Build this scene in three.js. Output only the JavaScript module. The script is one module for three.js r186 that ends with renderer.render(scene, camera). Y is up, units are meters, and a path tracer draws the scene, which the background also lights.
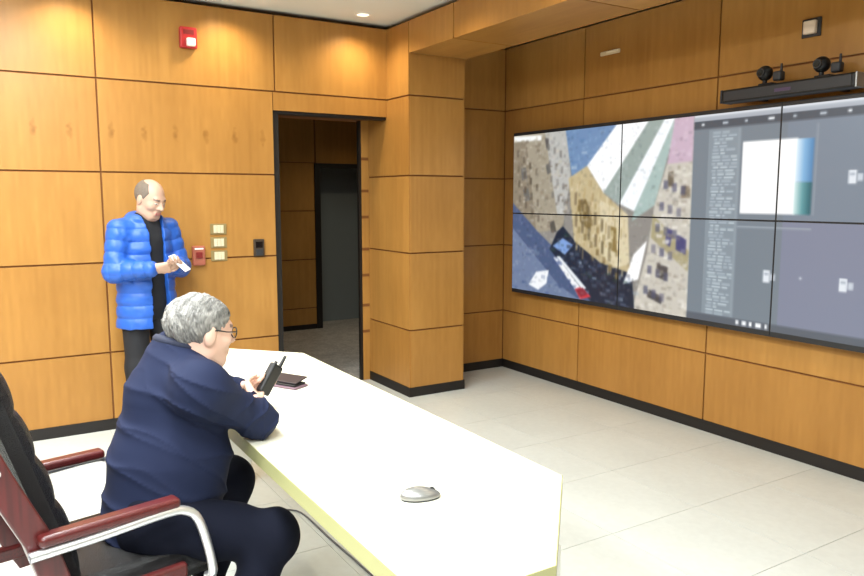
import * as THREE from 'three';
import { RoundedBoxGeometry } from 'three/addons/geometries/RoundedBoxGeometry.js';
import { mergeGeometries } from 'three/addons/utils/BufferGeometryUtils.js';
import { RectAreaLightUniformsLib } from 'three/addons/lights/RectAreaLightUniformsLib.js';

// ---------------------------------------------------------------- camera, lights, exposure
RectAreaLightUniformsLib.init();
const scene = new THREE.Scene();
scene.background = new THREE.Color(0x000000);
const camera = new THREE.PerspectiveCamera(42.46, 864 / 576, 0.05, 60);
camera.position.set(0, 1.6, 0);
{
  const yaw = THREE.MathUtils.degToRad(31.523), pitch = THREE.MathUtils.degToRad(6.996);
  camera.lookAt(Math.sin(yaw) * Math.cos(pitch), 1.6 - Math.sin(pitch), -Math.cos(yaw) * Math.cos(pitch));
}
const renderer = new THREE.WebGLRenderer({ antialias: true });
renderer.toneMapping = THREE.LinearToneMapping;
renderer.toneMappingExposure = 1.27;
renderer.shadowMap.enabled = true;
renderer.shadowMap.type = THREE.PCFSoftShadowMap;
const LAMP_COLOR = new THREE.Color(1.0, 0.84, 0.58);       // small recessed spots along the walls, warm
const PANEL_COLOR = new THREE.Color(0.955, 1.0, 1.015);     // square light panels over the room, neutral white
const PANEL_NITS = 50;
const LAMP_POWER = 3.2, LAMP_ANGLE = 1.22, LAMP_PENUMBRA = 0.75;
const SCREEN_GLOW = 0.85;

// ---------------------------------------------------------------- helpers
function mulberry(a) { return () => { a |= 0; a = a + 0x6D2B79F5 | 0; let t = Math.imul(a ^ a >>> 15, 1 | a); t = t + Math.imul(t ^ t >>> 7, 61 | t) ^ t; return ((t ^ t >>> 14) >>> 0) / 4294967296; }; }
const rnd = mulberry(20241);
const usedNames = new Map();
function numbered(n) { const k = usedNames.get(n) || 0; usedNames.set(n, k + 1); return k ? n + '_' + String(k).padStart(3, '0') : n; }
function shadowed(m) { m.castShadow = true; m.receiveShadow = true; return m; }
function part(name, geo, mat, parent) { const m = shadowed(new THREE.Mesh(geo, mat)); m.name = name; parent.add(m); return m; }
function thing(name, label, category, pos = [0, 0, 0], ry = 0, group) {
  const o = new THREE.Group(); o.name = numbered(name); o.position.set(...pos); o.rotation.y = ry;
  o.userData = { label, category }; if (group) o.userData.group = group; scene.add(o); return o;
}
function single(name, geo, mat, label, category, pos = [0, 0, 0], group) {
  const m = shadowed(new THREE.Mesh(geo, mat)); m.name = numbered(name); m.position.set(...pos);
  m.userData = { label, category }; if (group) m.userData.group = group; scene.add(m); return m;
}
function struct(name, geo, mat, label) {
  const m = shadowed(new THREE.Mesh(geo, mat)); m.name = name; m.userData = { kind: 'structure' }; if (label) m.userData.label = label; scene.add(m); return m;
}
// box from corner to corner; uv in metres with an offset
function box(x0, x1, y0, y1, z0, z1, uo = 0, vo = 0) {
  const g = new THREE.BoxGeometry(x1 - x0, y1 - y0, z1 - z0); g.translate((x0 + x1) / 2, (y0 + y1) / 2, (z0 + z1) / 2);
  const p = g.attributes.position, n = g.attributes.normal, uv = g.attributes.uv;
  for (let i = 0; i < p.count; i++) {
    const ax = Math.abs(n.getX(i)), ay = Math.abs(n.getY(i));
    if (ax > .5) uv.setXY(i, p.getZ(i) + uo, p.getY(i) + vo);
    else if (ay > .5) uv.setXY(i, p.getX(i) + uo, p.getZ(i) + vo);
    else uv.setXY(i, p.getX(i) + uo, p.getY(i) + vo);
  }
  return g;
}
function rbox(w, h, d, r, x = 0, y = 0, z = 0, seg = 3) { const g = new RoundedBoxGeometry(w, h, d, seg, r); g.translate(x, y, z); return g; }
const V = (x, y, z) => new THREE.Vector3(x, y, z);
function tube(pts, r, seg = 24, rad = 8, tension = .5) { return new THREE.TubeGeometry(new THREE.CatmullRomCurve3(pts.map(p => V(...p)), false, 'catmullrom', tension), seg, r, rad, false); }
function cyl(r0, r1, h, x, y, z, seg = 20) { const g = new THREE.CylinderGeometry(r1, r0, h, seg); g.translate(x, y, z); return g; }

// value noise on a periodic lattice, for textures
function lattice(n, seed, ny = n) { const r = mulberry(seed), a = new Float32Array(n * ny); for (let i = 0; i < n * ny; i++) a[i] = r(); return (x, y) => { const xi = Math.floor(x), yi = Math.floor(y), fx = x - xi, fy = y - yi, sx = fx * fx * (3 - 2 * fx), sy = fy * fy * (3 - 2 * fy), m = v => ((v % n) + n) % n, my = v => ((v % ny) + ny) % ny; const A = a[my(yi) * n + m(xi)], B = a[my(yi) * n + m(xi + 1)], C = a[my(yi + 1) * n + m(xi)], D = a[my(yi + 1) * n + m(xi + 1)]; return (A + (B - A) * sx) * (1 - sy) + (C + (D - C) * sx) * sy; }; }
function dataTex(w, h, fn, srgb = true) {
  const d = new Uint8Array(w * h * 4);
  for (let y = 0; y < h; y++) for (let x = 0; x < w; x++) { const c = fn(x / w, y / h), i = (y * w + x) * 4; d[i] = Math.max(0, Math.min(255, c[0])); d[i + 1] = Math.max(0, Math.min(255, c[1])); d[i + 2] = Math.max(0, Math.min(255, c[2])); d[i + 3] = 255; }
  const t = new THREE.DataTexture(d, w, h); t.wrapS = t.wrapT = THREE.RepeatWrapping; t.magFilter = THREE.LinearFilter; t.minFilter = THREE.LinearMipmapLinearFilter; t.generateMipmaps = true; if (srgb) t.colorSpace = THREE.SRGBColorSpace; t.needsUpdate = true; return t;
}
// ---------------------------------------------------------------- materials
function veneer(seed, base, marks) {
  const a = lattice(64, seed, 2), b = lattice(32, seed + 7, 2), c = lattice(64, seed + 13, 16), e = lattice(6, seed + 23, 4), sp = lattice(64, seed + 29);
  return dataTex(256, 256, (u, v) => {          // one repeat is 1.25 m; grain stands upright
    const streak = a(u * 64, v * 2) * .5 + b(u * 32, v * 2) * .5, fine = c(u * 64, v * 16), broad = e(u * 6, v * 4);
    let k = (streak - .5) * .10 + (fine - .5) * .04 + (broad - .5) * .07;
    if (marks) { const fx = (u * 6) % 1 - .5, fy = (v - .62) / .05, d = fx * fx / .012 + fy * fy + (sp(u * 64, v * 64) - .5) * 1.4; if (d < 1) k -= .12 * (1 - d); }
    return base.map((ch, i) => ch * (1 + k * [.8, 1, 1.35][i]));
  });
}
const WOODS = [[169, 122, 61], [165, 118, 58], [173, 126, 64]].map((b, i) => { const t = veneer(31 + i * 17, b, false); t.repeat.set(.8, .8); return new THREE.MeshPhysicalMaterial({ map: t, roughness: .36, specularIntensity: .65 }); });
const WOOD_MARKED = (() => { const t = veneer(99, [170, 123, 62], true); t.repeat.set(.8, .8); return new THREE.MeshPhysicalMaterial({ map: t, roughness: .36, specularIntensity: .65 }); })();
const std = (hex, roughness = .6, extra = {}) => new THREE.MeshStandardMaterial({ color: hex, roughness, ...extra });
const M = {
  groove: std(0x7a4c20, .8), skirting: std(0x130e0b, .6), ceiling: std(0xdedfd6, .9),
  grout: std(0xb6b8b3, .8), darkFloor: std(0xffffff, .5), darkDoor: std(0x7a8282, .3), darkFrame: std(0x15110e, .5),
  black: std(0x09090b, .5), blackSoft: std(0x17171a, .7), darkGrey: std(0x2c2e32, .5), bezel: std(0x24272b, .4),
  ivory: std(0xd9cfb0, .45), ivoryDark: std(0x8f7d50, .5), red: std(0xb3262a, .4), redPale: std(0xa9604c, .5), white: std(0xf1f0ea, .4),
  chrome: std(0xe8e8ea, .3, { metalness: .85 }), lens: std(0x05060a, .08), silver: std(0x8f8f8d, .3, { metalness: .6 }),
};
const tileTex = (() => { const a = lattice(32, 5), b = lattice(64, 6), c = lattice(4, 8); return dataTex(256, 256, (u, v) => { const k = 1 + (a(u * 32, v * 32) - .5) * .02 + (b(u * 64, v * 64) - .5) * .02 + (c(u * 4, v * 4) - .5) * .03; return [199 * k, 203 * k, 199 * k]; }); })();
M.darkFloor.map = (() => { const a = lattice(64, 15), b = lattice(16, 16); const t = dataTex(128, 128, (u, v) => { const k = 1 + (a(u * 64, v * 64) - .5) * .22 + (b(u * 16, v * 16) - .5) * .12; return [176 * k, 172 * k, 165 * k]; }); t.repeat.set(1.2, 1.2); return t; })();
const TILE = new THREE.MeshStandardMaterial({ map: tileTex, roughness: .34 });

// ---------------------------------------------------------------- panelled walls
const ROWS = [.077, .542, 1.159, 1.766, 2.376, 2.925], GAP = .006, PT = .012;
// side 'z': faces +z at depth at; 'x-': faces -x at x = at; 'x+': faces +x
function panels(parent, side, at, cols, rows, skip, marked) {
  for (let c = 0; c + 1 < cols.length; c++) for (let r = 0; r + 1 < rows.length; r++) {
    let a0 = cols[c] + GAP, a1 = cols[c + 1] - GAP, y0 = rows[r] + GAP, y1 = rows[r + 1] - GAP;
    if (r === 0) y0 = rows[0]; if (r + 2 === rows.length) y1 = rows[r + 1];
    if (skip && skip(c, r)) continue;
    const uo = rnd() * 3, vo = rnd() * 3, m = marked && marked(c, r) ? WOOD_MARKED : WOODS[Math.floor(rnd() * 3)];
    const vv = m === WOOD_MARKED ? .775 - 2.03 + .0 : vo;
    const g = side === 'z' ? box(a0, a1, y0, y1, at - PT, at, uo, vv) : side === 'x-' ? box(at, at + PT, y0, y1, a0, a1, uo, vo) : box(at - PT, at, y0, y1, a0, a1, uo, vo);
    part('panel', g, m, parent);
  }
}
const merge = gs => mergeGeometries(gs, false);
const ZA = -5.41, XB = 4.19, H = 2.96, XL = -4.4, ZF = 4.0, ZR = -5.55, DX0 = 1.93, PX0 = 2.89, PX1 = 3.41, PZ = -5.05, DTOP = 2.241, ZD = -5.75, HG = 2.922, GD = .15;   // a deep open gap runs between wall tops and ceiling

// back wall (where the standing man is), with the doorway
const wallBack = struct('wall_back', merge([box(XL, DX0, 0, HG, ZD, ZA - PT), box(DX0, PX0 + PT, DTOP, HG, ZD, ZA - PT), box(XL, PX0 + PT, HG, H, ZD, ZA - GD)]), M.groove, 'honey veneer panelled wall with an open doorway');
panels(wallBack, 'z', ZA, [XL, -4.149, -2.929, -1.709, -.489, .731, DX0 + GAP], ROWS, (c, r) => c === 5 && r === 4, (c, r) => r === 3 && c >= 4);
part('panel', box(DX0 + .021 + GAP, PX0 + PT, 2.376 + GAP, 2.925, ZA - PT, ZA, .3, .2), WOODS[0], wallBack);
part('panel', box(.731 + GAP, DX0 + .021 - GAP, 2.376 + GAP, 2.925, ZA - PT, ZA, 1.9, .6), WOODS[2], wallBack);
part('panel', box(DX0 + GAP, PX0 + PT, DTOP, 2.376 - GAP, ZA - PT, ZA, 1.3, .7), WOODS[1], wallBack);
struct('baseboard_back', box(XL, DX0 - .002, 0, .077, ZA - PT, ZA + .006), M.skirting);

// pillar between the doorway and the screen wall
const pillar = struct('wall_pillar', merge([box(PX0 + PT, PX1 - PT, 0, HG, -5.9, PZ - PT), box(PX0 + GD, PX1 - GD, HG, H, -5.9, PZ - PT)]), M.groove, 'square veneer clad pillar beside the doorway');
panels(pillar, 'x-', PX0, [ZD, PZ + 0], ROWS);
panels(pillar, 'z', PZ, [PX0 + PT - GAP, PX1 - PT + GAP], [.077, .542, 1.159, 1.766, 2.376, 2.69]);
panels(pillar, 'x+', PX1, [ZR + .0, PZ], ROWS);
struct('baseboard_pillar', merge([box(PX0 - .006, PX1 + .006, 0, .077, PZ - PT, PZ + .006), box(PX0 - .006, PX0 + PT, 0, .077, ZD, PZ - PT), box(PX1 - PT, PX1 + .006, 0, .077, ZR, PZ - PT)]), M.skirting);

// boxed beam under the ceiling, running from the pillar along the screen wall
const beam = struct('ceiling_beam', merge([box(PX0 + PT, PX1 - PT, 2.69 + PT, HG, PZ, ZF), box(PX0 + GD, PX1 - GD, HG, H, PZ, ZF)]), M.groove, 'veneer clad boxed beam under the ceiling');
const beamCols = [PZ, -4.43, -3.21, -1.99, -.77, .45, 1.67, 2.89, ZF];
panels(beam, 'x-', PX0, beamCols, [2.69, 2.925]);
panels(beam, 'x+', PX1, beamCols, [2.69, 2.925]);
for (let i = 0; i + 1 < beamCols.length; i++) part('panel', box(PX0 + .001, PX1 - .001, 2.688, 2.69 + PT, beamCols[i] + GAP, beamCols[i + 1] - GAP, rnd() * 3, rnd() * 3), WOODS[i % 3], beam);

// recess wall beside the pillar and the screen wall
const wallRecess = struct('wall_recess', merge([box(PX1 - PT, XB + PT, 0, HG, ZR - .2, ZR - PT), box(PX1 - GD, XB + GD, HG, H, ZR - .2, ZR - GD)]), M.groove, 'veneer return wall beside the pillar');
panels(wallRecess, 'z', ZR, [PX1, XB], ROWS);
struct('baseboard_recess', box(PX1, XB, 0, .077, ZR - PT, ZR + .006), M.skirting);
const wallRight = struct('wall_right', merge([box(XB + PT, XB + .2, 0, HG, ZR - .2, ZF), box(XB + GD, XB + .2, HG, H, ZR - .2, ZF)]), M.groove, 'honey veneer panelled wall carrying the video wall');
panels(wallRight, 'x-', XB, [ZR, -4.517, -3.259, -2.001, -.743, .515, 1.773, 3.031, ZF], ROWS);
struct('baseboard_right', box(XB - .006, XB + PT, 0, .077, ZR, ZF), M.skirting);

// unseen walls that close the room
const wallLeft = struct('wall_left', box(XL - .2, XL, 0, H, ZD, ZF), M.groove);
panels(wallLeft, 'x+', XL + PT, [ZA, -4.19, -2.97, -1.75, -.53, .69, 1.91, 3.13, ZF], ROWS);
struct('wall_front', box(XL - .2, XB + .2, 0, H, ZF, ZF + .2), std(0x4a3018, .6));

// ceiling slab
struct('ceiling', box(XL - .2, XB + .2, H, H + .16, ZD, ZF + .2), M.ceiling, 'pale plain ceiling');

// floor of square tiles
const floor = struct('floor', merge([box(XL - .2, XB + .2, -.2, -.004, ZA - .34, ZF + .2)]), M.grout, 'pale square floor tiles');
{
  const J = .0016, xs = [], zs = [];
  for (let i = -14; i <= 1; i++) xs.push(3.70 + .6 * i); for (let i = -7; i <= 11; i++) zs.push(-2.43 + .6 * i);
  for (let i = 0; i + 1 < xs.length; i++) for (let j = 0; j + 1 < zs.length; j++) {
    const x0 = Math.max(xs[i], XL) + J, x1 = Math.min(xs[i + 1], XB + .005) - J, z0 = Math.max(zs[j], ZD + .02) + J, z1 = Math.min(zs[j + 1], ZF) - J;
    if (x1 - x0 < .02 || z1 - z0 < .02) continue;
    part('tile', box(x0, x1, -.01, 0, z0, z1, rnd() * 4, rnd() * 4), TILE, floor);
  }
}
// corridor behind the doorway
struct('floor_corridor', box(1.0, 5.2, -.2, 0, -9.3, ZD + .02), M.darkFloor, 'dark grey corridor floor beyond the doorway');
struct('ceiling_corridor', box(1.0, 5.2, 2.7, 2.8, -9.3, ZD), M.ceiling);
const wallCor = struct('wall_corridor', merge([box(1.0, 3.51, 0, 2.7, -8.55, -8.39 - PT), box(3.51, 5.2, 1.965, 2.7, -8.55, -8.39 - PT), box(4.42, 5.2, 0, 1.965, -8.55, -8.39 - PT)]), M.groove, 'dim veneer wall at the end of the corridor');
panels(wallCor, 'z', -8.39, [1.0, 2.29, 3.50], [.06, .26, .852, 1.435, 2.005, 2.7]);
panels(wallCor, 'z', -8.39, [3.51, 5.2], [2.005, 2.7]);
struct('baseboard_corridor', box(1.0, 3.5, 0, .06, -8.39 - PT, -8.38), M.skirting);
struct('trim_1', merge([box(3.49, 3.56, 0, 2.0, -8.45, -8.37), box(3.56, 4.42, 1.95, 2.0, -8.45, -8.37)]), M.darkFrame, 'black frame of the inner doorway');
struct('wall_corridor_end', merge([box(1.0, 5.2, 0, 2.7, -9.3, -8.82)]), M.darkDoor, 'dark panel inside the inner doorway');
struct('wall_corridor_left', box(.85, 1.0, 0, 2.8, -9.3, ZD), M.groove);
struct('wall_corridor_right', box(5.2, 5.35, 0, 2.8, -9.3, ZD), M.groove);
struct('wall_corridor_front', merge([box(PX1 - PT, 5.2, 0, 2.8, -5.9, -5.75), box(1.0, DX0 - .0, 0, 2.8, -5.9, -5.75), box(DX0, PX1, DTOP, 2.8, -5.9, -5.75)]), M.groove);
const jamb = struct('trim_2', box(2.828, PX0 + .01, 0, DTOP, -5.80, -5.76), WOODS[2], 'narrow pale veneer edge of the doorway');
for (const y of [.435, .665, .928, 1.154, 1.429, 1.651, 1.922]) part('dark_joint', box(2.826, PX0, y - .012, y + .012, -5.762, -5.756), M.groove, jamb);
struct('trim_3', merge([box(2.805, 2.828, 0, DTOP, -5.80, -5.765), box(DX0, DX0 + .05, 0, DTOP - .02, -5.5, -5.43), box(DX0, PX0, DTOP - .022, DTOP - .0, -5.52, -5.43)]), M.darkFrame, 'black lining of the doorway');

// ---------------------------------------------------------------- ceiling downlights
const lampGlow = new THREE.MeshStandardMaterial({ color: 0xffffff, emissive: LAMP_COLOR, emissiveIntensity: 3.0, roughness: .4 });
const ringGeo = new THREE.LatheGeometry([[.044, .0], [.046, -.010], [.056, -.010], [.062, -.004], [.062, 0]].map(p => new THREE.Vector2(...p)), 24);
const lensGeo = new THREE.CircleGeometry(.045, 24); lensGeo.rotateX(Math.PI / 2);
function downlight(x, y, z, power, label, group) {
  const t = thing('ceiling_downlight', label, 'ceiling light', [x, y, z], 0, group);
  part('trim_ring', ringGeo, M.white, t); const l = part('lamp_lens', lensGeo, lampGlow, t); l.position.y = -.004; l.castShadow = false;
  const s = new THREE.SpotLight(LAMP_COLOR, power, 0, LAMP_ANGLE, LAMP_PENUMBRA, 2); s.position.set(0, -.012, 0); s.target.position.set(0, -1, 0); s.castShadow = true; s.shadow.radius = 2.2; s.shadow.bias = -.0005;
  t.add(s); t.add(s.target); return t;
}
for (let i = 0; i < 6; i++) downlight(2.57 - i, H, -5.18, LAMP_POWER, i === 0 ? 'round recessed downlight in ceiling corner above the doorway' : 'round recessed downlight close to the back wall', 'ceiling downlights');
for (let j = 1; j < 8; j++) downlight(2.57, H, -5.18 + j, LAMP_POWER * .55, 'round recessed downlight close to the boxed beam', 'ceiling downlights');
downlight(3.9, 2.7, -7.3, LAMP_POWER * .95, 'round recessed downlight in the corridor ceiling');

// square light panels set in the ceiling over the room
const panelGlow = new THREE.MeshStandardMaterial({ color: 0xffffff, emissive: PANEL_COLOR, emissiveIntensity: 1.5, roughness: .5 });
for (const x of [-1.3, .25]) for (const z of [-3.8, -2.3, -.8, .7]) {
  const t = thing('ceiling_panel_light', 'square white light panel set in the ceiling', 'ceiling light', [x, H, z], 0, 'square ceiling panels');
  part('frame', merge([box(-.31, .31, -.012, 0, -.31, -.295), box(-.31, .31, -.012, 0, .295, .31), box(-.31, -.295, -.012, 0, -.295, .295), box(.295, .31, -.012, 0, -.295, .295)]), M.white, t);
  const d = new THREE.PlaneGeometry(.59, .59); d.rotateX(Math.PI / 2); d.translate(0, -.006, 0); part('diffuser_light', d, panelGlow, t).castShadow = false;
  const a = new THREE.RectAreaLight(PANEL_COLOR, PANEL_NITS, .59, .59); a.position.set(0, -.013, 0); a.rotation.x = -Math.PI / 2; t.add(a);
}
// ---------------------------------------------------------------- video wall
const SW = 5.06, SH = 1.355, ZS = -5.29, YT = 2.135, XS = 4.09;
function screenTexture() {
  const W = 560, Hh = 150, cv = document.createElement('canvas'); cv.width = W; cv.height = Hh; const c = cv.getContext('2d'), k = W / SW, ky = Hh / SH;
  const X = s => s * k, Y = t => t * ky;
  const poly = (col, pts) => { c.fillStyle = col; c.beginPath(); pts.forEach(([s, t], i) => i ? c.lineTo(X(s), Y(t)) : c.moveTo(X(s), Y(t))); c.closePath(); c.fill(); };
  const rect = (col, s0, t0, s1, t1) => { c.fillStyle = col; c.fillRect(X(s0), Y(t0), X(s1) - X(s0), Y(t1) - Y(t0)); };
  // live street view on the left
  rect('#8f8c86', 0, 0, 1.94, SH);
  const P = [
    ['#a39a88', [[-.04, -.02], [.458, .0], [.725, .34], [.671, .802], [.357, .83], [-.04, .572]]], ['#8d8270', [[-.04, .035], [.182, .049], [.331, .814], [-.04, .572]]],
    ['#b9b8b4', [[.424, 0], [.693, 0], [.748, .356], [.69, .677], [.597, .679]]], ['#6e8db4', [[.679, 0], [1.24, 0], [1.005, .275], [.762, .371]]],
    ['#fbfdff', [[1.24, 0], [1.55, 0], [1.124, .509], [.934, .293]]], ['#98a6a2', [[1.55, 0], [1.69, 0], [1.286, .594], [1.124, .5]]],
    ['#f6fbff', [[1.69, 0], [1.78, 0], [1.439, .64], [1.286, .586]]], ['#a8bdb8', [[1.78, 0], [1.757, .162], [1.626, .591], [1.416, .712], [1.439, .634]]],
    ['#c8b0c2', [[1.78, 0], [1.94, 0], [1.94, .31], [1.725, .31]]], ['#c9c4b8', [[1.725, .31], [1.94, .298], [1.953, 1.36], [1.445, 1.37], [1.572, .932], [1.626, .591]]],
    ['#c2b28c', [[.726, .386], [.934, .293], [1.124, .509], [1.376, .663], [1.413, 1.083], [1.2, 1.101], [1.075, 1.038], [.811, .904]]], ['#d8ccaa', [[1.086, .558], [1.376, .663], [1.404, 1.027], [1.259, 1.067], [1.101, .962]]],
    ['#4d5c80', [[-.02, .572], [.357, .83], [1.105, 1.273], [1.1, 1.36], [-.02, 1.36]]], ['#6f7f9d', [[-.02, .793], [.615, 1.248], [.9, 1.36], [-.02, 1.36]]],
    ['#232b3d', [[.67, .771], [.834, .902], [1.104, 1.036], [1.433, 1.096], [1.47, 1.36], [1.024, 1.36], [.51, .968], [.601, .82]]], ['#7fa0d8', [[.548, .94], [.673, .87], [.798, .92], [.701, 1.003]]],
    ['#eef2f6', [[.239, 1.291], [.34, 1.175], [.505, 1.145], [.479, 1.261], [.37, 1.328]]], ['#f2f4f6', [[.56, 1.035], [.617, 1.031], [.89, 1.251], [.828, 1.273]]],
    ['#d13a44', [[.828, 1.273], [.912, 1.243], [1.014, 1.314], [.894, 1.349]]], ['#ffffff', [[1.568, .845], [1.497, 1.132], [1.349, 1.18], [1.445, .954]]],
    ['#a9a07e', [[1.612, .659], [1.939, .896], [1.937, 1.038], [1.602, .821]]], ['#4c4c78', [[1.746, .748], [1.793, .76], [1.779, .879], [1.731, .855]]],
    ['#4c4c78', [[1.827, .785], [1.913, .82], [1.912, .923], [1.826, .895]]], ['#54504e', [[1.669, .993], [1.766, 1.021], [1.757, 1.121], [1.66, 1.095]]],
    ['#4e4a4c', [[1.594, 1.192], [1.725, 1.232], [1.718, 1.287], [1.586, 1.248]]], ['#6f6658', [[1.734, .368], [1.783, .356], [1.788, .46], [1.739, .467]]],
    ['#8a7d6c', [[1.853, .461], [1.925, .449], [1.93, .538], [1.857, .545]]], ['#7c6a44', [[.844, .559], [.93, .547], [.999, .671], [.995, .804], [.872, .734]]],
    ['#8a7648', [[1.206, .753], [1.266, .765], [1.277, .951], [1.222, .94]]], ['#f4f6f4', [[.011, .008], [.384, .021], [.376, .064], [.012, .054]]],
    ['#5d5a58', [[.424, .048], [.473, .052], [.475, .13], [.447, .144]]], ['#6d6a66', [[.441, .269], [.489, .255], [.51, .334], [.462, .348]]],
    ['#6d6a66', [[.109, .29], [.177, .279], [.201, .374], [.127, .389]]], ['#6d6a66', [[.14, .472], [.213, .456], [.247, .561], [.174, .571]]], ['#5a5650', [[.503, .744], [.56, .727], [.592, .82], [.525, .833]]],
  ];
  for (const [col, pts] of P) poly(col, pts);
  const r = mulberry(77);
  const inPoly = (pts, x, y) => { let q = false; for (let i = 0, j = pts.length - 1; i < pts.length; j = i++) if ((pts[i][1] > y) !== (pts[j][1] > y) && x < (pts[j][0] - pts[i][0]) * (y - pts[i][1]) / (pts[j][1] - pts[i][1]) + pts[i][0]) q = !q; return q; };
  const fleck = (pts, n, cols, w, h) => { for (let i = 0; i < n; i++) { const s = r() * 1.93, t = r() * SH; if (inPoly(pts, s, t)) { c.globalAlpha = .25 + r() * .45; c.fillStyle = cols[Math.floor(r() * cols.length)]; c.fillRect(X(s), Y(t), X(w * (.2 + r() * .8)), Y(h * (.2 + r() * .8))); c.globalAlpha = 1; } } };
  fleck(P[0][1], 900, ['#8a7f6c', '#bdb5a4', '#75695a', '#c8bfae'], .05, .03); fleck(P[2][1], 300, ['#9c9a97', '#cfcfcb'], .05, .04);
  fleck(P[3][1], 260, ['#8aa6c8', '#4f74a4', '#a9bccf'], .09, .03); fleck(P[9][1], 900, ['#aaa294', '#e6e2d8', '#8c8478', '#f2efe8'], .06, .03);
  fleck(P[10][1], 1100, ['#b29a6a', '#e2d6b2', '#9a845a', '#cfbf97'], .025, .09); fleck(P[14][1], 900, ['#11192a', '#40506e', '#6d7f9e', '#1c3a3a', '#9fb2c4', '#2b4438'], .06, .03); fleck(P[12][1], 300, ['#566894', '#3d4f7a', '#70809c'], .09, .03);
  for (const i of [4, 5, 6, 7]) fleck(P[i][1], 40, ['#dfe5e8', '#ffffff', '#c4ced0'], .03, .08);
  const rows = (col, o, u, v, nu, nv, w, h) => { c.fillStyle = col; for (let i = 0; i < nu; i++) for (let j = 0; j < nv; j++) { c.globalAlpha = .45 + r() * .4; const s = o[0] + u[0] * i + v[0] * j, t = o[1] + u[1] * i + v[1] * j; c.fillRect(X(s), Y(t), X(w), Y(h)); } c.globalAlpha = 1; };
  rows('#5c5346', [.05, .13], [.085, .055], [.012, .13], 4, 4, .032, .06); rows('#77746f', [.46, .10], [.075, .03], [.02, .13], 3, 4, .03, .055);   // window rows of the street fronts
  rows('#6d6047', [.80, .50], [.075, .05], [.01, .17], 6, 2, .03, .10); rows('#7d6b43', [.84, .60], [.07, .055], [.005, .17], 7, 2, .035, .05);
  rows('#55576f', [1.70, .42], [.075, .02], [-.03, .15], 3, 6, .04, .06); rows('#3f4a60', [.72, .92], [.10, .055], [.05, .09], 7, 3, .05, .03);
  poly('#e6ecf0', [[.60, 1.02], [.64, 1.02], [.96, 1.25], [.92, 1.27]]); poly('#8b2f3c', [[.84, 1.28], [.92, 1.25], [.98, 1.30], [.90, 1.33]]);
  for (let i = 0; i < 1500; i++) { const s = r() * 1.94, t = r() * SH; c.globalAlpha = 0.04 + r() * .10; c.fillStyle = r() < .5 ? '#ffffff' : '#101418'; c.fillRect(X(s), Y(t), 1 + r() * 3, 1 + r() * 2); } c.globalAlpha = 1;
  for (const d of [1]) for (const [a, b] of [[d, 0], [-d, 0], [0, d], [0, -d]]) { c.globalAlpha = .22; c.drawImage(cv, a, b); } c.globalAlpha = 1;      // soft video picture
  // computer desktop on the right
  rect('#77828c', 1.94, 0, 2.61, SH); rect('#7a8694', 2.61, 0, SW, .68); rect('#80869a', 2.61, .68, SW, SH);
  rect('#d3d8df', 1.94, 0, SW, .024); rect('#a9b0ba', 1.94, .024, SW, .045); rect('#4c545e', 1.94, .045, SW, .095);
  for (let i = 0; i < 14; i++) rect(i % 3 ? '#b9c2cc' : '#eef2f6', 2.0 + i * .16, .06, 2.02 + i * .16 + .02 * (i % 2), .075);
  rect('#87939c', 2.06, .105, 2.30, 1.30);
  for (let t = .12; t < 1.29; t += .022) { const n = 2 + Math.floor(r() * 3); let s = 2.085 + r() * .02; for (let i = 0; i < n; i++) { const w = .02 + r() * .05; rect(r() < .5 ? '#b9c6ce' : '#a5b2bd', s, t, Math.min(s + w, 2.28), t + .012); s += w + .012; if (s > 2.26) break; } }
  rect('#9aa6ae', 2.283, .105, 2.289, 1.30);
  rect('#ffffff', 2.315, .195, 2.68, .637);
  { const g = c.createLinearGradient(X(2.67), 0, X(2.78), 0); g.addColorStop(0, '#e6f3fb'); g.addColorStop(.5, '#7fb0d8'); g.addColorStop(1, '#4a7fae'); c.fillStyle = g; c.fillRect(X(2.67), Y(.2), X(.108), Y(.25)); }
  { const g = c.createLinearGradient(X(2.67), 0, X(2.78), 0); g.addColorStop(0, '#dcefee'); g.addColorStop(.5, '#5f9aa0'); g.addColorStop(1, '#1f5a66'); c.fillStyle = g; c.fillRect(X(2.67), Y(.45), X(.108), Y(.187)); }
  rect('#9aa4ae', 2.3, .715, 2.79, .725); rect('#9aa4ae', 2.79, .12, 2.796, .64);
  const icon = (s, t) => { rect('#dfe5ec', s, t, s + .045, t + .075); rect('#c6ced8', s + .05, t + .02, s + .08, t + .06); rect('#aab4c0', s + .008, t + .015, s + .036, t + .03); };
  icon(2.985, .388); icon(2.50, .978); icon(2.972, .985); icon(3.42, .39); icon(3.42, .985); icon(3.9, .39); icon(2.74, 1.0); rect('#80869a', 2.70, .98, 2.84, 1.09);
  rect('#c6ccd6', 2.735, 1.0, 2.75, 1.015);
  rect('#5b626c', 1.94, 1.305, SW, SH);
  for (const [a, b] of [[2.325, 2.345], [2.37, 2.40], [2.42, 2.44], [2.465, 2.505], [2.53, 2.545]]) rect('#f3f6f8', a, 1.312, b, 1.34);
  const t = new THREE.CanvasTexture(cv); t.colorSpace = THREE.SRGBColorSpace; t.magFilter = THREE.LinearFilter; return t;
}
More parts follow.
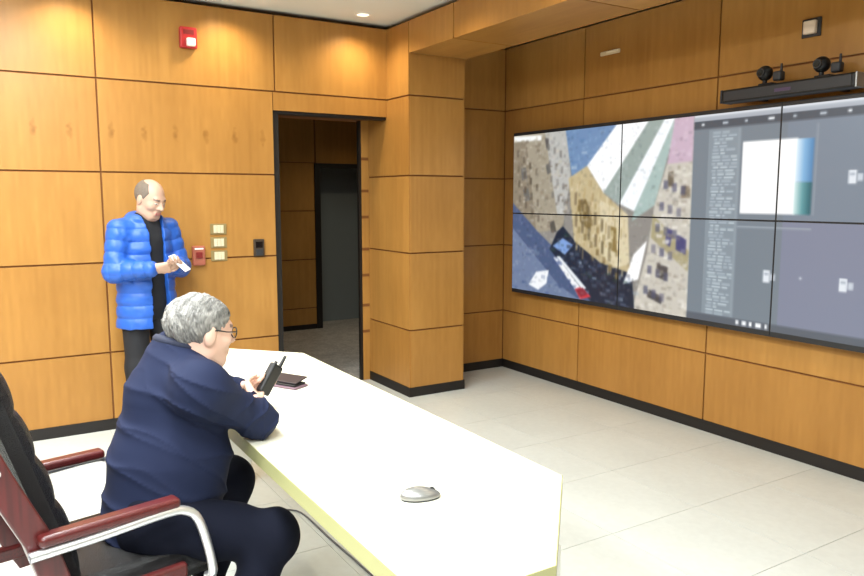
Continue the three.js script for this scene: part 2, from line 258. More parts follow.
{
  const tex = screenTexture();
  const scr = new THREE.MeshStandardMaterial({ color: 0x050505, roughness: .3, emissive: 0xffffff, emissiveMap: tex, emissiveIntensity: SCREEN_GLOW });
  const v = thing('video_wall', 'large video wall of eight screens showing a street view and a computer desktop', 'video wall', [XB, 0, ZS]);
  const cols = [0, 1.295, 2.565, 3.812, SW], rows = [0, .678, SH];
  part('mounting_frame', box(-.075, -.0, .80, 2.10, .04, SW - .04), M.blackSoft, v);
  for (let i = 0; i < 4; i++) for (let j = 0; j < 2; j++) {
    const s0 = cols[i] + .001, s1 = cols[i + 1] - .001, y1 = YT - rows[j] - .001, y0 = YT - rows[j + 1] + .001;
    const body = part('display_panel', box(XS - XB, -.03, y0 - (j ? .028 : 0), y1 + (j ? 0 : .022), s0, s1), M.bezel, v);
    const b = .0045, w = s1 - s0 - 2 * b, h = y1 - y0 - 2 * b, g = new THREE.PlaneGeometry(w, h); g.rotateY(-Math.PI / 2); g.translate(XS - XB - .0012, (y0 + y1) / 2, (s0 + s1) / 2);
    const uv = g.attributes.uv, p = g.attributes.position; for (let q = 0; q < p.count; q++) uv.setXY(q, p.getZ(q) / SW, (p.getY(q) - (YT - SH)) / SH);
    const s = part('screen', g, scr, body); s.userData.label = 'lit screen face';
  }
  const ra = new THREE.RectAreaLight(0xdfe8ff, .12, SW, SH); ra.position.set(XS - XB - .01, YT - SH / 2, SW / 2); ra.rotation.y = -Math.PI / 2; ra.lookAt(XS - 3, YT - SH / 2, ZS + SW / 2); v.add(ra);
}
// ---------------------------------------------------------------- camera bar and cameras over the screens
{
  const b = thing('speaker_bar', 'long black speaker bar mounted over the middle of the video wall', 'speaker', [4.02, 2.16, -2.645]);
  part('body', rbox(.11, .078, .82, .012, 0, .052, 0), M.black, b);
  part('grille', box(-.0585, -.054, .025, .078, -.39, .39), M.darkGrey, b);
  part('centre_badge', box(-.060, -.055, .04, .058, -.05, .05), std(0x4a3a5a, .3), b);
  for (const s of [-1, 1]) part('end_cap', rbox(.112, .08, .012, .004, 0, .052, s * .414), s > 0 ? M.silver : M.darkGrey, b);
  for (const s of [-1, 1]) part('bracket', box(.02, .16, .02, .035, s * .25 - .015, s * .25 + .015), M.black, b);
  for (const [z, i] of [[-2.80, 0], [-2.455, 1]]) {
    const c = thing('conference_camera', i ? 'black round conference camera on speaker bar under the pale wall sensor' : 'black round conference camera on speaker bar towards the doorway side', 'camera', [4.02, 2.251, z]);
    part('foot', rbox(.06, .012, .09, .005, 0, .006, .02), M.black, c);
    part('stem', cyl(.014, .012, .03, 0, .025, 0), M.black, c);
    const h = part('head', new THREE.SphereGeometry(.044, 20, 14).translate(0, .072, 0), M.black, c);
    const l = new THREE.CylinderGeometry(.024, .027, .03, 18); l.rotateZ(Math.PI / 2); l.translate(-.034, .072, 0); part('lens_barrel', l, M.darkGrey, h);
    const e = new THREE.CircleGeometry(.019, 18); e.rotateY(-Math.PI / 2); e.translate(-.0495, .072, 0); part('lens', e, M.lens, h);
    part('side_module', rbox(.05, .055, .055, .012, .005, .046, .085), M.darkGrey, c); part('microphone_post', cyl(.008, .006, .05, .005, .09, .10), M.darkGrey, c);
  }
}
// ---------------------------------------------------------------- small fittings on the walls, and one reflection built as a plate
{
  const t = thing('wall_sensor', 'small square pale sensor high on the screen wall above the cameras', 'sensor', [XB, 2.57, -2.63]);
  part('back_plate', rbox(.012, .105, .115, .004, -.006, 0, 0), M.darkGrey, t); part('cover', rbox(.03, .075, .075, .008, -.022, 0, 0), std(0xe8d8c4, .5), t);
  const e = thing('reflection_plate', 'thin pale plate imitating a downlight reflection high on the screen wall above the street view', 'painted reflection', [XB, 2.688, -4.236]);  // pale plate imitates a downlight mirrored in the glossy veneer, no real fitting
  part('plate', rbox(.014, .030, .20, .005, -.007, 0, 0), std(0xd8c7a6, .4), e); part('glint_strip', rbox(.012, .016, .12, .004, -.018, .004, .03), std(0xe9dcc0, .4), e);
  const a = thing('fire_alarm', 'red fire alarm sounder with white strobe high on the wall', 'fire alarm', [1.329, 2.69, ZA]);
  part('housing', rbox(.116, .142, .045, .01, 0, 0, .0225), M.red, a); part('strobe', rbox(.06, .055, .03, .008, .012, -.032, .052), M.white, a); part('grille', box(-.035, .035, .02, .05, .045, .048), std(0x7c1519, .5), a);
  const p = thing('fire_call_point', 'reddish fire call point box beside the switch plates', 'call point', [1.345, 1.183, ZA]);
  part('housing', rbox(.088, .14, .04, .008, 0, 0, .02), M.redPale, p); part('push_plate', rbox(.045, .045, .012, .004, 0, .005, .044), std(0x7d2320, .4), p); part('label_strip', box(-.03, .03, .045, .056, .04, .0415), M.white, p);
  const lab = ['topmost', 'middle', 'lowest'];
  [1.369, 1.272, 1.176].forEach((y, i) => {
    const s = thing('switch_plate', lab[i] + ' of three ivory switch plates stacked beside the doorway', 'switch', [1.497, y, ZA], 0, 'ivory switch plates');
    part('plate', rbox(.118, .078, .009, .004, 0, 0, .0045), M.ivoryDark, s); for (const k of [-1, 0, 1]) part('rocker', rbox(.0235, .056, .008, .003, k * .0245, 0, .011), M.ivory, s);
  });
  const d = thing('access_panel', 'dark rectangular wall controller beside the doorway edge', 'wall controller', [1.793, 1.224, ZA]);
  part('housing', rbox(.08, .13, .022, .006, 0, 0, .011), std(0x3b2f22, .5), d); part('display', box(-.026, .026, .0, .045, .022, .0235), M.lens, d); part('keypad', rbox(.05, .045, .006, .003, 0, -.033, .023), M.darkGrey, d);
}
// ---------------------------------------------------------------- long table
{
  const t = thing('conference_table', 'long white topped table with cut corners and pale olive edge', 'table', [1.125, 0, -2.72]);
  const hw = .365, hl = 1.48, cx = .39, cz = .42;
  const outline = (e) => { const s = new THREE.Shape(); const a = hw + e, b = hl + e, k = e * .4; [[-a, b], [a - cx - k, b], [a, b - cz - k], [a, -b + cz + k], [a - cx - k, -b], [-a, -b]].forEach(([x, z], i) => i ? s.lineTo(x, -z) : s.moveTo(x, -z)); s.closePath(); return s; };
  const woodPale = (() => { const a = lattice(64, 3, 4), b = lattice(16, 4, 2); const tx = dataTex(128, 256, (u, v) => { const k = 1 + (a(u * 64, v * 4) - .5) * .035 + (b(u * 16, v * 2) - .5) * .03; return [226 * k, 224 * k, 206 * k]; }); return new THREE.MeshStandardMaterial({ map: tx, roughness: .42 }); })();
  const g = new THREE.ExtrudeGeometry(outline(-.003), { depth: .05, bevelEnabled: false }); g.rotateX(-Math.PI / 2); g.translate(0, .70, 0); part('table_top', g, woodPale, t);
  const s = outline(0); const hole = new THREE.Path(outline(-.003).getPoints()); s.holes.push(hole);
  const eg = new THREE.ExtrudeGeometry(s, { depth: .0495, bevelEnabled: false }); eg.rotateX(-Math.PI / 2); eg.translate(0, .70, 0); part('edge_band', eg, std(0xa3a272, .5), t);
  for (const q of [-1, 1]) { const l = part('leg', rbox(.25, .70, .06, .006, 0, .35, q * 1.30), std(0xd9d8cf, .5), t); part('foot', rbox(.27, .02, .08, .006, 0, .01, q * 1.30), std(0xd9d8cf, .5), l); }
  part('under_rail', box(-.02, .02, .62, .70, -1.27, 1.27), std(0xd9d8cf, .5), t);
}
// mouse
{
  const m = thing('computer_mouse', 'silver grey computer mouse lying on the white table', 'mouse', [1.027, .75, -1.738], -.28);
  const g = new THREE.SphereGeometry(1, 28, 18); const p = g.attributes.position;
  for (let i = 0; i < p.count; i++) { let x = p.getX(i), y = p.getY(i), z = p.getZ(i); y = y < 0 ? y * .22 : y * (1 - .25 * x); p.setXYZ(i, x * .060, .007 + y * .027, z * .033); } g.computeVertexNormals();
  part('body', g, M.silver, m); part('base', (() => { const b = new THREE.CylinderGeometry(1, .95, .009, 28); b.scale(.058, 1, .032); b.translate(0, .0045, 0); return b; })(), M.darkGrey, m);
  const w = new THREE.CylinderGeometry(.009, .009, .006, 16); w.rotateX(Math.PI / 2); w.translate(.034, .022, 0); part('scroll_wheel', w, M.darkGrey, m);
}
// flat phone pouch lying on the table
{
  const w = thing('phone_case', 'dark mauve folded phone case lying flat on table beside the radio', 'phone case', [1.155, .75, -3.14], .5);
  part('lower_cover', rbox(.09, .010, .17, .004, 0, .005, 0), std(0x6d5560, .5), w); part('phone', rbox(.078, .009, .155, .004, .004, .0145, -.004), M.black, w); 
  const f = part('flap', rbox(.085, .006, .16, .003, 0, 0, 0), std(0x2a2024, .5), w); f.position.set(.02, .030, -.01); f.rotation.z = .18;
}
// cable on the floor
single('floor_cable', tube([[1.02, .006, -3.66], [1.16, .006, -3.57], [1.26, .006, -3.50], [1.318, .006, -3.41], [1.325, .006, -3.07], [1.335, .006, -2.78], [1.335, .006, -2.4], [1.30, .006, -1.7]], .0045, 60, 6), std(0x55565a, .6), 'thin dark grey cable running over the floor under the table', 'cable');

// ---------------------------------------------------------------- signed-distance modelling for people
const sub = (a, b) => [a[0] - b[0], a[1] - b[1], a[2] - b[2]], add = (a, b) => [a[0] + b[0], a[1] + b[1], a[2] + b[2]], mul = (a, k) => [a[0] * k, a[1] * k, a[2] * k], dot = (a, b) => a[0] * b[0] + a[1] * b[1] + a[2] * b[2];
const cross = (a, b) => [a[1] * b[2] - a[2] * b[1], a[2] * b[0] - a[0] * b[2], a[0] * b[1] - a[1] * b[0]], norm = a => mul(a, 1 / Math.hypot(...a));
const smin = (a, b, k) => { const h = Math.max(k - Math.abs(a - b), 0) / k; return Math.min(a, b) - h * h * k * .25; };
// tapered capsule; o.n = flattening axis, o.s = factor; o.q = quilt pitch
function cap(a, b, ra, rb, o = {}) {
  const bx = b[0] - a[0], by = b[1] - a[1], bz = b[2] - a[2], L2 = bx * bx + by * by + bz * bz, L = Math.sqrt(L2), n = o.n, s = o.s || 1, q = o.q, amp = o.amp || .01;
  return (x, y, z) => {
    let px = x - a[0], py = y - a[1], pz = z - a[2]; const tr = (px * bx + py * by + pz * bz) / L2, t = tr < 0 ? 0 : tr > 1 ? 1 : tr;
    px -= bx * t; py -= by * t; pz -= bz * t;
    if (n) { const k = (px * n[0] + py * n[1] + pz * n[2]) * (s - 1); px += n[0] * k; py += n[1] * k; pz += n[2] * k; }
    let d = Math.sqrt(px * px + py * py + pz * pz) - (ra + (rb - ra) * t);
    if (q) d -= amp * Math.sqrt(Math.abs(Math.sin(Math.PI * tr * L / q))) - amp * .5;
    return d;
  };
}
// ellipsoid in a frame: c centre, axes X,Y,Z, radii r
function ell(c, F, r) {
  const [X, Y, Z] = F;
  return (x, y, z) => { const p0 = x - c[0], p1 = y - c[1], p2 = z - c[2]; const u = (p0 * X[0] + p1 * X[1] + p2 * X[2]), v = (p0 * Y[0] + p1 * Y[1] + p2 * Y[2]), w = (p0 * Z[0] + p1 * Z[1] + p2 * Z[2]); const a = u / r[0], b = v / r[1], cc = w / r[2], k0 = Math.sqrt(a * a + b * b + cc * cc), k1 = Math.sqrt((a / r[0]) ** 2 + (b / r[1]) ** 2 + (cc / r[2]) ** 2); return k1 < 1e-9 ? -Math.min(...r) : k0 * (k0 - 1) / k1; };
}
function blend(prims, k) { return (x, y, z) => { let d = 1e3; for (let i = 0; i < prims.length; i++) { const p = prims[i]; d = smin(d, p(x, y, z), p.k || k); } return d; }; }
function surfaceNets(f, lo, hi, h, color) {
  const nx = Math.ceil((hi[0] - lo[0]) / h) + 1, ny = Math.ceil((hi[1] - lo[1]) / h) + 1, nz = Math.ceil((hi[2] - lo[2]) / h) + 1, D = new Float32Array(nx * ny * nz), I = (i, j, k) => (k * ny + j) * nx + i;
  for (let k = 0; k < nz; k++) for (let j = 0; j < ny; j++) for (let i = 0; i < nx; i++) D[I(i, j, k)] = f(lo[0] + i * h, lo[1] + j * h, lo[2] + k * h);
  const id = new Int32Array(nx * ny * nz).fill(-1), pos = [], idx = [];
  const E = []; for (let a = 0; a < 8; a++) for (const b of [1, 2, 4]) if (!(a & b)) E.push([a, a | b]);
  for (let k = 0; k < nz - 1; k++) for (let j = 0; j < ny - 1; j++) for (let i = 0; i < nx - 1; i++) {
    const v = []; let m = 0; for (let c = 0; c < 8; c++) { const d = D[I(i + (c & 1), j + (c >> 1 & 1), k + (c >> 2 & 1))]; v.push(d); if (d < 0) m |= 1 << c; }
    if (m === 0 || m === 255) continue;
    let sx = 0, sy = 0, sz = 0, n = 0;
    for (const [a, b] of E) if ((v[a] < 0) !== (v[b] < 0)) { const t = v[a] / (v[a] - v[b]); sx += (a & 1) + ((b & 1) - (a & 1)) * t; sy += (a >> 1 & 1) + ((b >> 1 & 1) - (a >> 1 & 1)) * t; sz += (a >> 2 & 1) + ((b >> 2 & 1) - (a >> 2 & 1)) * t; n++; }
    id[I(i, j, k)] = pos.length / 3; pos.push(lo[0] + (i + sx / n) * h, lo[1] + (j + sy / n) * h, lo[2] + (k + sz / n) * h);
  }
  const quad = (a, b, c, d, flip) => { if (a < 0 || b < 0 || c < 0 || d < 0) return; flip ? idx.push(a, c, b, a, d, c) : idx.push(a, b, c, a, c, d); };
  for (let k = 1; k < nz - 1; k++) for (let j = 1; j < ny - 1; j++) for (let i = 1; i < nx - 1; i++) {
    const s = D[I(i, j, k)] < 0;
    if (s !== D[I(i + 1, j, k)] < 0) quad(id[I(i, j - 1, k - 1)], id[I(i, j, k - 1)], id[I(i, j, k)], id[I(i, j - 1, k)], !s);
    if (s !== D[I(i, j + 1, k)] < 0) quad(id[I(i - 1, j, k - 1)], id[I(i - 1, j, k)], id[I(i, j, k)], id[I(i, j, k - 1)], !s);
    if (s !== D[I(i, j, k + 1)] < 0) quad(id[I(i - 1, j - 1, k)], id[I(i, j - 1, k)], id[I(i, j, k)], id[I(i - 1, j, k)], !s);
  }
  const g = new THREE.BufferGeometry(), P = new Float32Array(pos), N = new Float32Array(pos.length), U = new Float32Array(pos.length / 3 * 2), C = color ? new Float32Array(pos.length) : null, e = h * .5;
  for (let i = 0; i < P.length; i += 3) {
    const x = P[i], y = P[i + 1], z = P[i + 2]; let a = f(x + e, y, z) - f(x - e, y, z), b = f(x, y + e, z) - f(x, y - e, z), c = f(x, y, z + e) - f(x, y, z - e); const l = Math.hypot(a, b, c) || 1;
    N[i] = a / l; N[i + 1] = b / l; N[i + 2] = c / l; U[i / 3 * 2] = (x + z) * 1.0; U[i / 3 * 2 + 1] = y; if (C) { const q = color(x, y, z); C[i] = q[0]; C[i + 1] = q[1]; C[i + 2] = q[2]; }
  }
  g.setAttribute('position', new THREE.BufferAttribute(P, 3)); g.setAttribute('normal', new THREE.BufferAttribute(N, 3)); g.setAttribute('uv', new THREE.BufferAttribute(U, 2)); if (C) g.setAttribute('color', new THREE.BufferAttribute(C, 3)); g.setIndex(idx); return g;
}
// head in a frame c, [left, up, forward]
function headField(c, F, o = {}) {
  const at = (x, y, z) => add(c, add(mul(F[0], x), add(mul(F[1], y), mul(F[2], z)))), w = o.w || 1;
  const P = [];
  const put = (f, k) => { f.k = k; P.push(f); };
  put(ell(at(0, .028, -.016), F, [.078 * w, .092, .100]), .01); put(ell(at(0, -.035, .022), F, [.064 * w, .085, .072]), .04);
  put(cap(at(-.02, -.098, .058), at(.02, -.098, .058), .022, .022), .04); put(cap(at(-.05 * w, -.075, .0), at(-.015, -.10, .05), .022, .02), .03); put(cap(at(.05 * w, -.075, .0), at(.015, -.10, .05), .022, .02), .03);
  put(cap(at(-.03, .026, .078), at(.03, .026, .078), .013, .013), .02);
  put(cap(at(0, .018, .088), at(0, -.024, .113), .007, .0125), .014); put(cap(at(-.014, -.028, .098), at(.014, -.028, .098), .009, .009), .01);
  put(cap(at(-.018, -.058, .088), at(.018, -.058, .088), .0085, .0085), .012); put(cap(at(-.015, -.071, .086), at(.015, -.071, .086), .009, .009), .010);
  for (const s of [-1, 1]) { put(ell(at(s * .044 * w, -.022, .06), F, [.02, .02, .022]), .025); put(ell(at(s * .079 * w, -.008, -.012), F, [.011, .034, .021]), .008); put(ell(at(s * .033, .006, .079), F, [.012, .008, .010]), .008); }
  put(cap(o.neckA, o.neckB, o.neckR || .058, o.neckR ? o.neckR * .93 : .054), .04);
  return { f: blend(P, .02), at, local: (x, y, z) => { const p = [x - c[0], y - c[1], z - c[2]]; return [dot(p, F[0]), dot(p, F[1]), dot(p, F[2])]; } };
}
function frame(fwd, pitch = 0, roll = 0) { // left, up, forward from a horizontal heading
  let f = norm(fwd); const left0 = norm(cross([0, 1, 0], f)); f = norm(add(mul(f, Math.cos(pitch)), [0, -Math.sin(pitch), 0])); let up = cross(f, left0); const l = add(mul(left0, Math.cos(roll)), mul(up, Math.sin(roll))); up = cross(f, l); return [l, up, f];
}
// hand: wrist, finger direction f, palm normal n (side the fingers close to), thumb side s
function handPrims(wrist, f, n, s, curl, o = {}) {
  f = norm(f); n = norm(sub(n, mul(f, dot(n, f)))); s = norm(cross(f, n)).map(v => v * (o.flip || 1));
  const at = (a, b, c) => add(wrist, add(mul(f, a), add(mul(s, b), mul(n, c)))), P = [], L = [.070, .078, .073, .058];
  for (let i = 0; i < 4; i++) {
    const off = .030 - .020 * i, k = at(.088 - .003 * Math.abs(i - 1), off, 0); P.push(cap(at(.0, off * .55, 0), k, .016, .0115)); P[P.length - 1].k = .018;
    let p = k, ang = 0; for (let j = 0; j < 3; j++) { ang += curl[i] * [.75, 1.1, .8][j]; const d = add(mul(f, Math.cos(ang)), mul(n, Math.sin(ang))), q = add(p, mul(d, L[i] * [.45, .31, .24][j])); P.push(cap(p, q, .0098 - j * .001, .0092 - j * .001)); P[P.length - 1].k = .004; p = q; }
  }
  const t0 = at(.022, .022, .006), t1 = at(.055, .047, .02), t2 = at(.082, .047 - .012 * (o.thumb || 1), .034), t3 = at(.103, .040 - .022 * (o.thumb || 1), .040);
  P.push(cap(t0, t1, .016, .0125), cap(t1, t2, .0118, .0105), cap(t2, t3, .0105, .009)); for (let i = 1; i <= 3; i++) P[P.length - i].k = i === 3 ? .014 : .005;
  return { prims: P, at };
}
const mixc = (a, b, t) => a.map((v, i) => v + (b[i] - v) * t);
const SKIN = new THREE.MeshStandardMaterial({ vertexColors: true, roughness: .52, color: 0xffffff });
function faceColor(head, base, pos) {
  const lip = [.50, .20, .17], brow = mixc(base, [.06, .05, .05], .75), eye = [.05, .04, .04], white = [.75, .72, .68];
  return (x, y, z) => {
    const [a, b, c] = head.local(x, y, z); if (Math.abs(a) > .12 || Math.abs(b) > .14 || Math.abs(c) > .16) return base; if (c > .05) {
      const ax = Math.abs(a); if (b < -.055 && b > -.076 && ax < .024) return lip;
      if (ax > .016 && ax < .050 && b > .022 && b < .034) return brow; if (Math.hypot(ax - .033, (b - .004) * 1.8) < .006) return eye; if (Math.hypot(ax - .033, (b - .004) * 2.2) < .012) return white;
    } return base;
  };
}
function ofBase(geo, base) { geo.translate(-base[0], -base[1], -base[2]); return geo; }
function fabricBump(seed, n) { const a = lattice(64, seed); return (() => { const t = dataTex(128, 128, (u, v) => { const k = 128 + (a(u * 64, v * 64) - .5) * 120; return [k, k, k]; }, false); t.repeat.set(n, n); return t; })(); }

// ---------------------------------------------------------------- standing man in the blue puffer jacket
{
  const base = [.935, 0, -5.13], yaw = .36, sn = Math.sin(yaw), cs = Math.cos(yaw);
  const g = thing('person', 'standing man in a bright blue quilted jacket looking down at his phone', 'person', base, 0);
  const W = (x, y, z) => [x * cs + z * sn, y, -x * sn + z * cs];     // local (left, up, forward) turned by yaw, group-relative
  const FZ = W(0, 0, 1), FX = W(1, 0, 0), HF = frame(W(.22, 0, 1), .42), hc = W(.012, 1.588, .075);
  const sh = s => W(s * .172, 1.388, .0), el = s => W(s * .235, 1.13, .03), wr = s => s < 0 ? W(-.095, 1.155, .255) : W(.070, 1.165, .262);
  const hip = s => W(s * .09, .90, 0), kn = s => W(s * .10, .49, .02), an = s => W(s * .105, .085, -.02), toe = s => W(s * .125, .035, .13);
  const head = headField(hc, HF, { neckA: W(0, 1.40, -.01), neckB: W(.004, 1.53, .035), w: .98 });
  const handR = handPrims(wr(-1), W(.75, .05, .55), W(.35, .35, -.45), null, [.35, .45, .5, .55], { flip: -1 }), handL = handPrims(wr(1), W(-.55, .12, .62), W(-.2, .75, -.2), null, [.25, .45, .5, .5], { flip: 1 });
  const bodyP = [cap(W(0, .95, 0), W(0, 1.28, 0), .125, .14, { n: FZ, s: 1.35 }), cap(W(-.14, 1.39, 0), W(.14, 1.39, 0), .055, .055), cap(W(0, 1.38, 0), W(0, 1.52, .03), .056, .052)];
  for (const s of [-1, 1]) bodyP.push(cap(sh(s), el(s), .05, .04), cap(el(s), wr(s), .04, .027), cap(hip(s), kn(s), .085, .055), cap(kn(s), an(s), .053, .038), cap(an(s), toe(s), .036, .028));
  const bodyF = blend(bodyP, .05), skin = [.50, .32, .235];
  const hl = p => [Math.min(...p), Math.max(...p)];
  const G = [surfaceNets(bodyF, [-.42, 0, -.3], [.42, 1.56, .45], .012, () => skin), surfaceNets(head.f, add(hc, [-.15, -.18, -.16]), add(hc, [.15, .15, .17]), .004, faceColor(head, skin))];
  for (const [h, s] of [[handR, -1], [handL, 1]]) { const w = wr(s); G.push(surfaceNets(blend([...h.prims, cap(el(s), w, .04, .026)], .012), add(w, [-.14, -.1, -.14]), add(w, [.14, .12, .16]), .0035, () => skin)); }
  part('body', merge(G), SKIN, g);
  // clothing
  const trP = []; for (const s of [-1, 1]) trP.push(cap(hip(s), kn(s), .090, .074), cap(kn(s), add(an(s), [0, .03, 0]), .076, .064)); trP.push(cap(W(-.07, .93, 0), W(.07, .93, 0), .108, .108, { n: FZ, s: 1.15 }));
  part('trousers', surfaceNets((x, y, z) => Math.max(blend(trP, .04)(x, y, z), y - 1.0, .07 - y), [-.32, .03, -.22], [.32, 1.04, .24], .011), std(0x15161b, .8), g);
  for (const s of [-1, 1]) { const P = [cap(an(s), toe(s), .052, .042, {}), cap(W(s * .105, .04, -.05), W(s * .118, .035, .1), .045, .04)]; part('shoe', surfaceNets((x, y, z) => Math.max(blend(P, .03)(x, y, z), -y + .0), add(W(s * .11, .05, .03), [-.16, -.06, -.18]), add(W(s * .11, .05, .03), [.16, .1, .18]), .008), M.black, g); }
  const shirt = blend([cap(W(0, .92, .01), W(0, 1.30, .01), .138, .144, { n: FZ, s: 1.26 }), cap(W(-.12, 1.395, 0), W(.12, 1.395, 0), .066, .066), cap(W(0, 1.40, 0), W(.002, 1.485, .025), .072, .068)], .05);
  part('sweater', surfaceNets((x, y, z) => Math.max(shirt(x, y, z), y - 1.5), [-.24, .74, -.2], [.24, 1.53, .24], .009), std(0x16181d, .85), g);
  const jt = cap(W(0, .66, .0), W(0, 1.33, -.004), .205, .172, { n: FZ, s: 1.22, q: .082, amp: .012 });
  const jk = [jt, cap(W(-.13, 1.375, -.01), W(.13, 1.375, -.01), .078, .078)];
  for (const s of [-1, 1]) jk.push(cap(sh(s), el(s), .076, .064, { q: .075, amp: .010 }), cap(el(s), mixc(el(s), wr(s), .93), .064, .048, { q: .072, amp: .010 }));
  const ringN = 14; for (let i = 0; i < ringN; i++) { const a = .55 + (i / ringN) * (Math.PI * 2 - 1.1), b = .55 + ((i + 1) / ringN) * (Math.PI * 2 - 1.1), q = t => W(Math.sin(t) * .088, 1.462 + .014 * Math.cos(t) * -1, .012 + Math.cos(t) * .080); const f = cap(q(a), q(b), .027, .027); f.k = .02; jk.push(f); }
  const jf = blend(jk, .035), nose = lattice(64, 44);
  part('quilted_jacket', surfaceNets((x, y, z) => {
    let d = jf(x, y, z); const lx = x * cs - z * sn, lz = x * sn + z * cs;
    const half = .052 + Math.max(0, 1.15 - y) * .05 + Math.max(0, y - 1.36) * .2, open = Math.max(Math.abs(lx - .012) - half, .035 - lz, y - 1.6); // front hangs open
    const inner = shirt(x, y, z) + .004;
    d = Math.max(d, -open, -inner, .755 - y);
    return d + (nose(lx * 40 + 9, y * 30) - .5) * .006;
  }, [-.40, .73, -.26], [.42, 1.53, .42], .0075), new THREE.MeshPhysicalMaterial({ color: 0x2259b4, roughness: .45, sheen: .1, sheenColor: new THREE.Color(.3, .5, 1) }), g);
  // hair: short, thinning on the crown
  const hn = lattice(64, 71), hb = ell(head.at(0, .026, -.018), HF, [.083, .095, .105]);
  part('hair', surfaceNets((x, y, z) => { const [a, b, c] = head.local(x, y, z); const line = (c - .045) * .8 - (b - .07) * .35, crown = (b - .100) + Math.max(0, .0 + c) * 1.3, nape = -.062 - b; return Math.max(hb(x, y, z) + (hn(a * 400 + 31, b * 300 + c * 400 + 17) - .5) * .004, line, crown, nape, .012 - Math.hypot((b + .008) * .5, c + .010) - (Math.abs(a) < .06 ? 1 : 0)); }, add(hc, [-.13, -.12, -.15]), add(hc, [.13, .15, .14]), .0045), std(0x6b6157, .85), g);
  // phone in his hand
  const ph = single('mobile_phone', rbox(.070, .145, .008, .004), std(0xe9edf2, .25), 'pale mobile phone held by the standing man', 'phone'); const hp = W(.035, 1.185, .335); ph.position.set(base[0] + hp[0], hp[1], base[2] + hp[2]); ph.rotation.set(-.95, yaw + .1, .75);
}
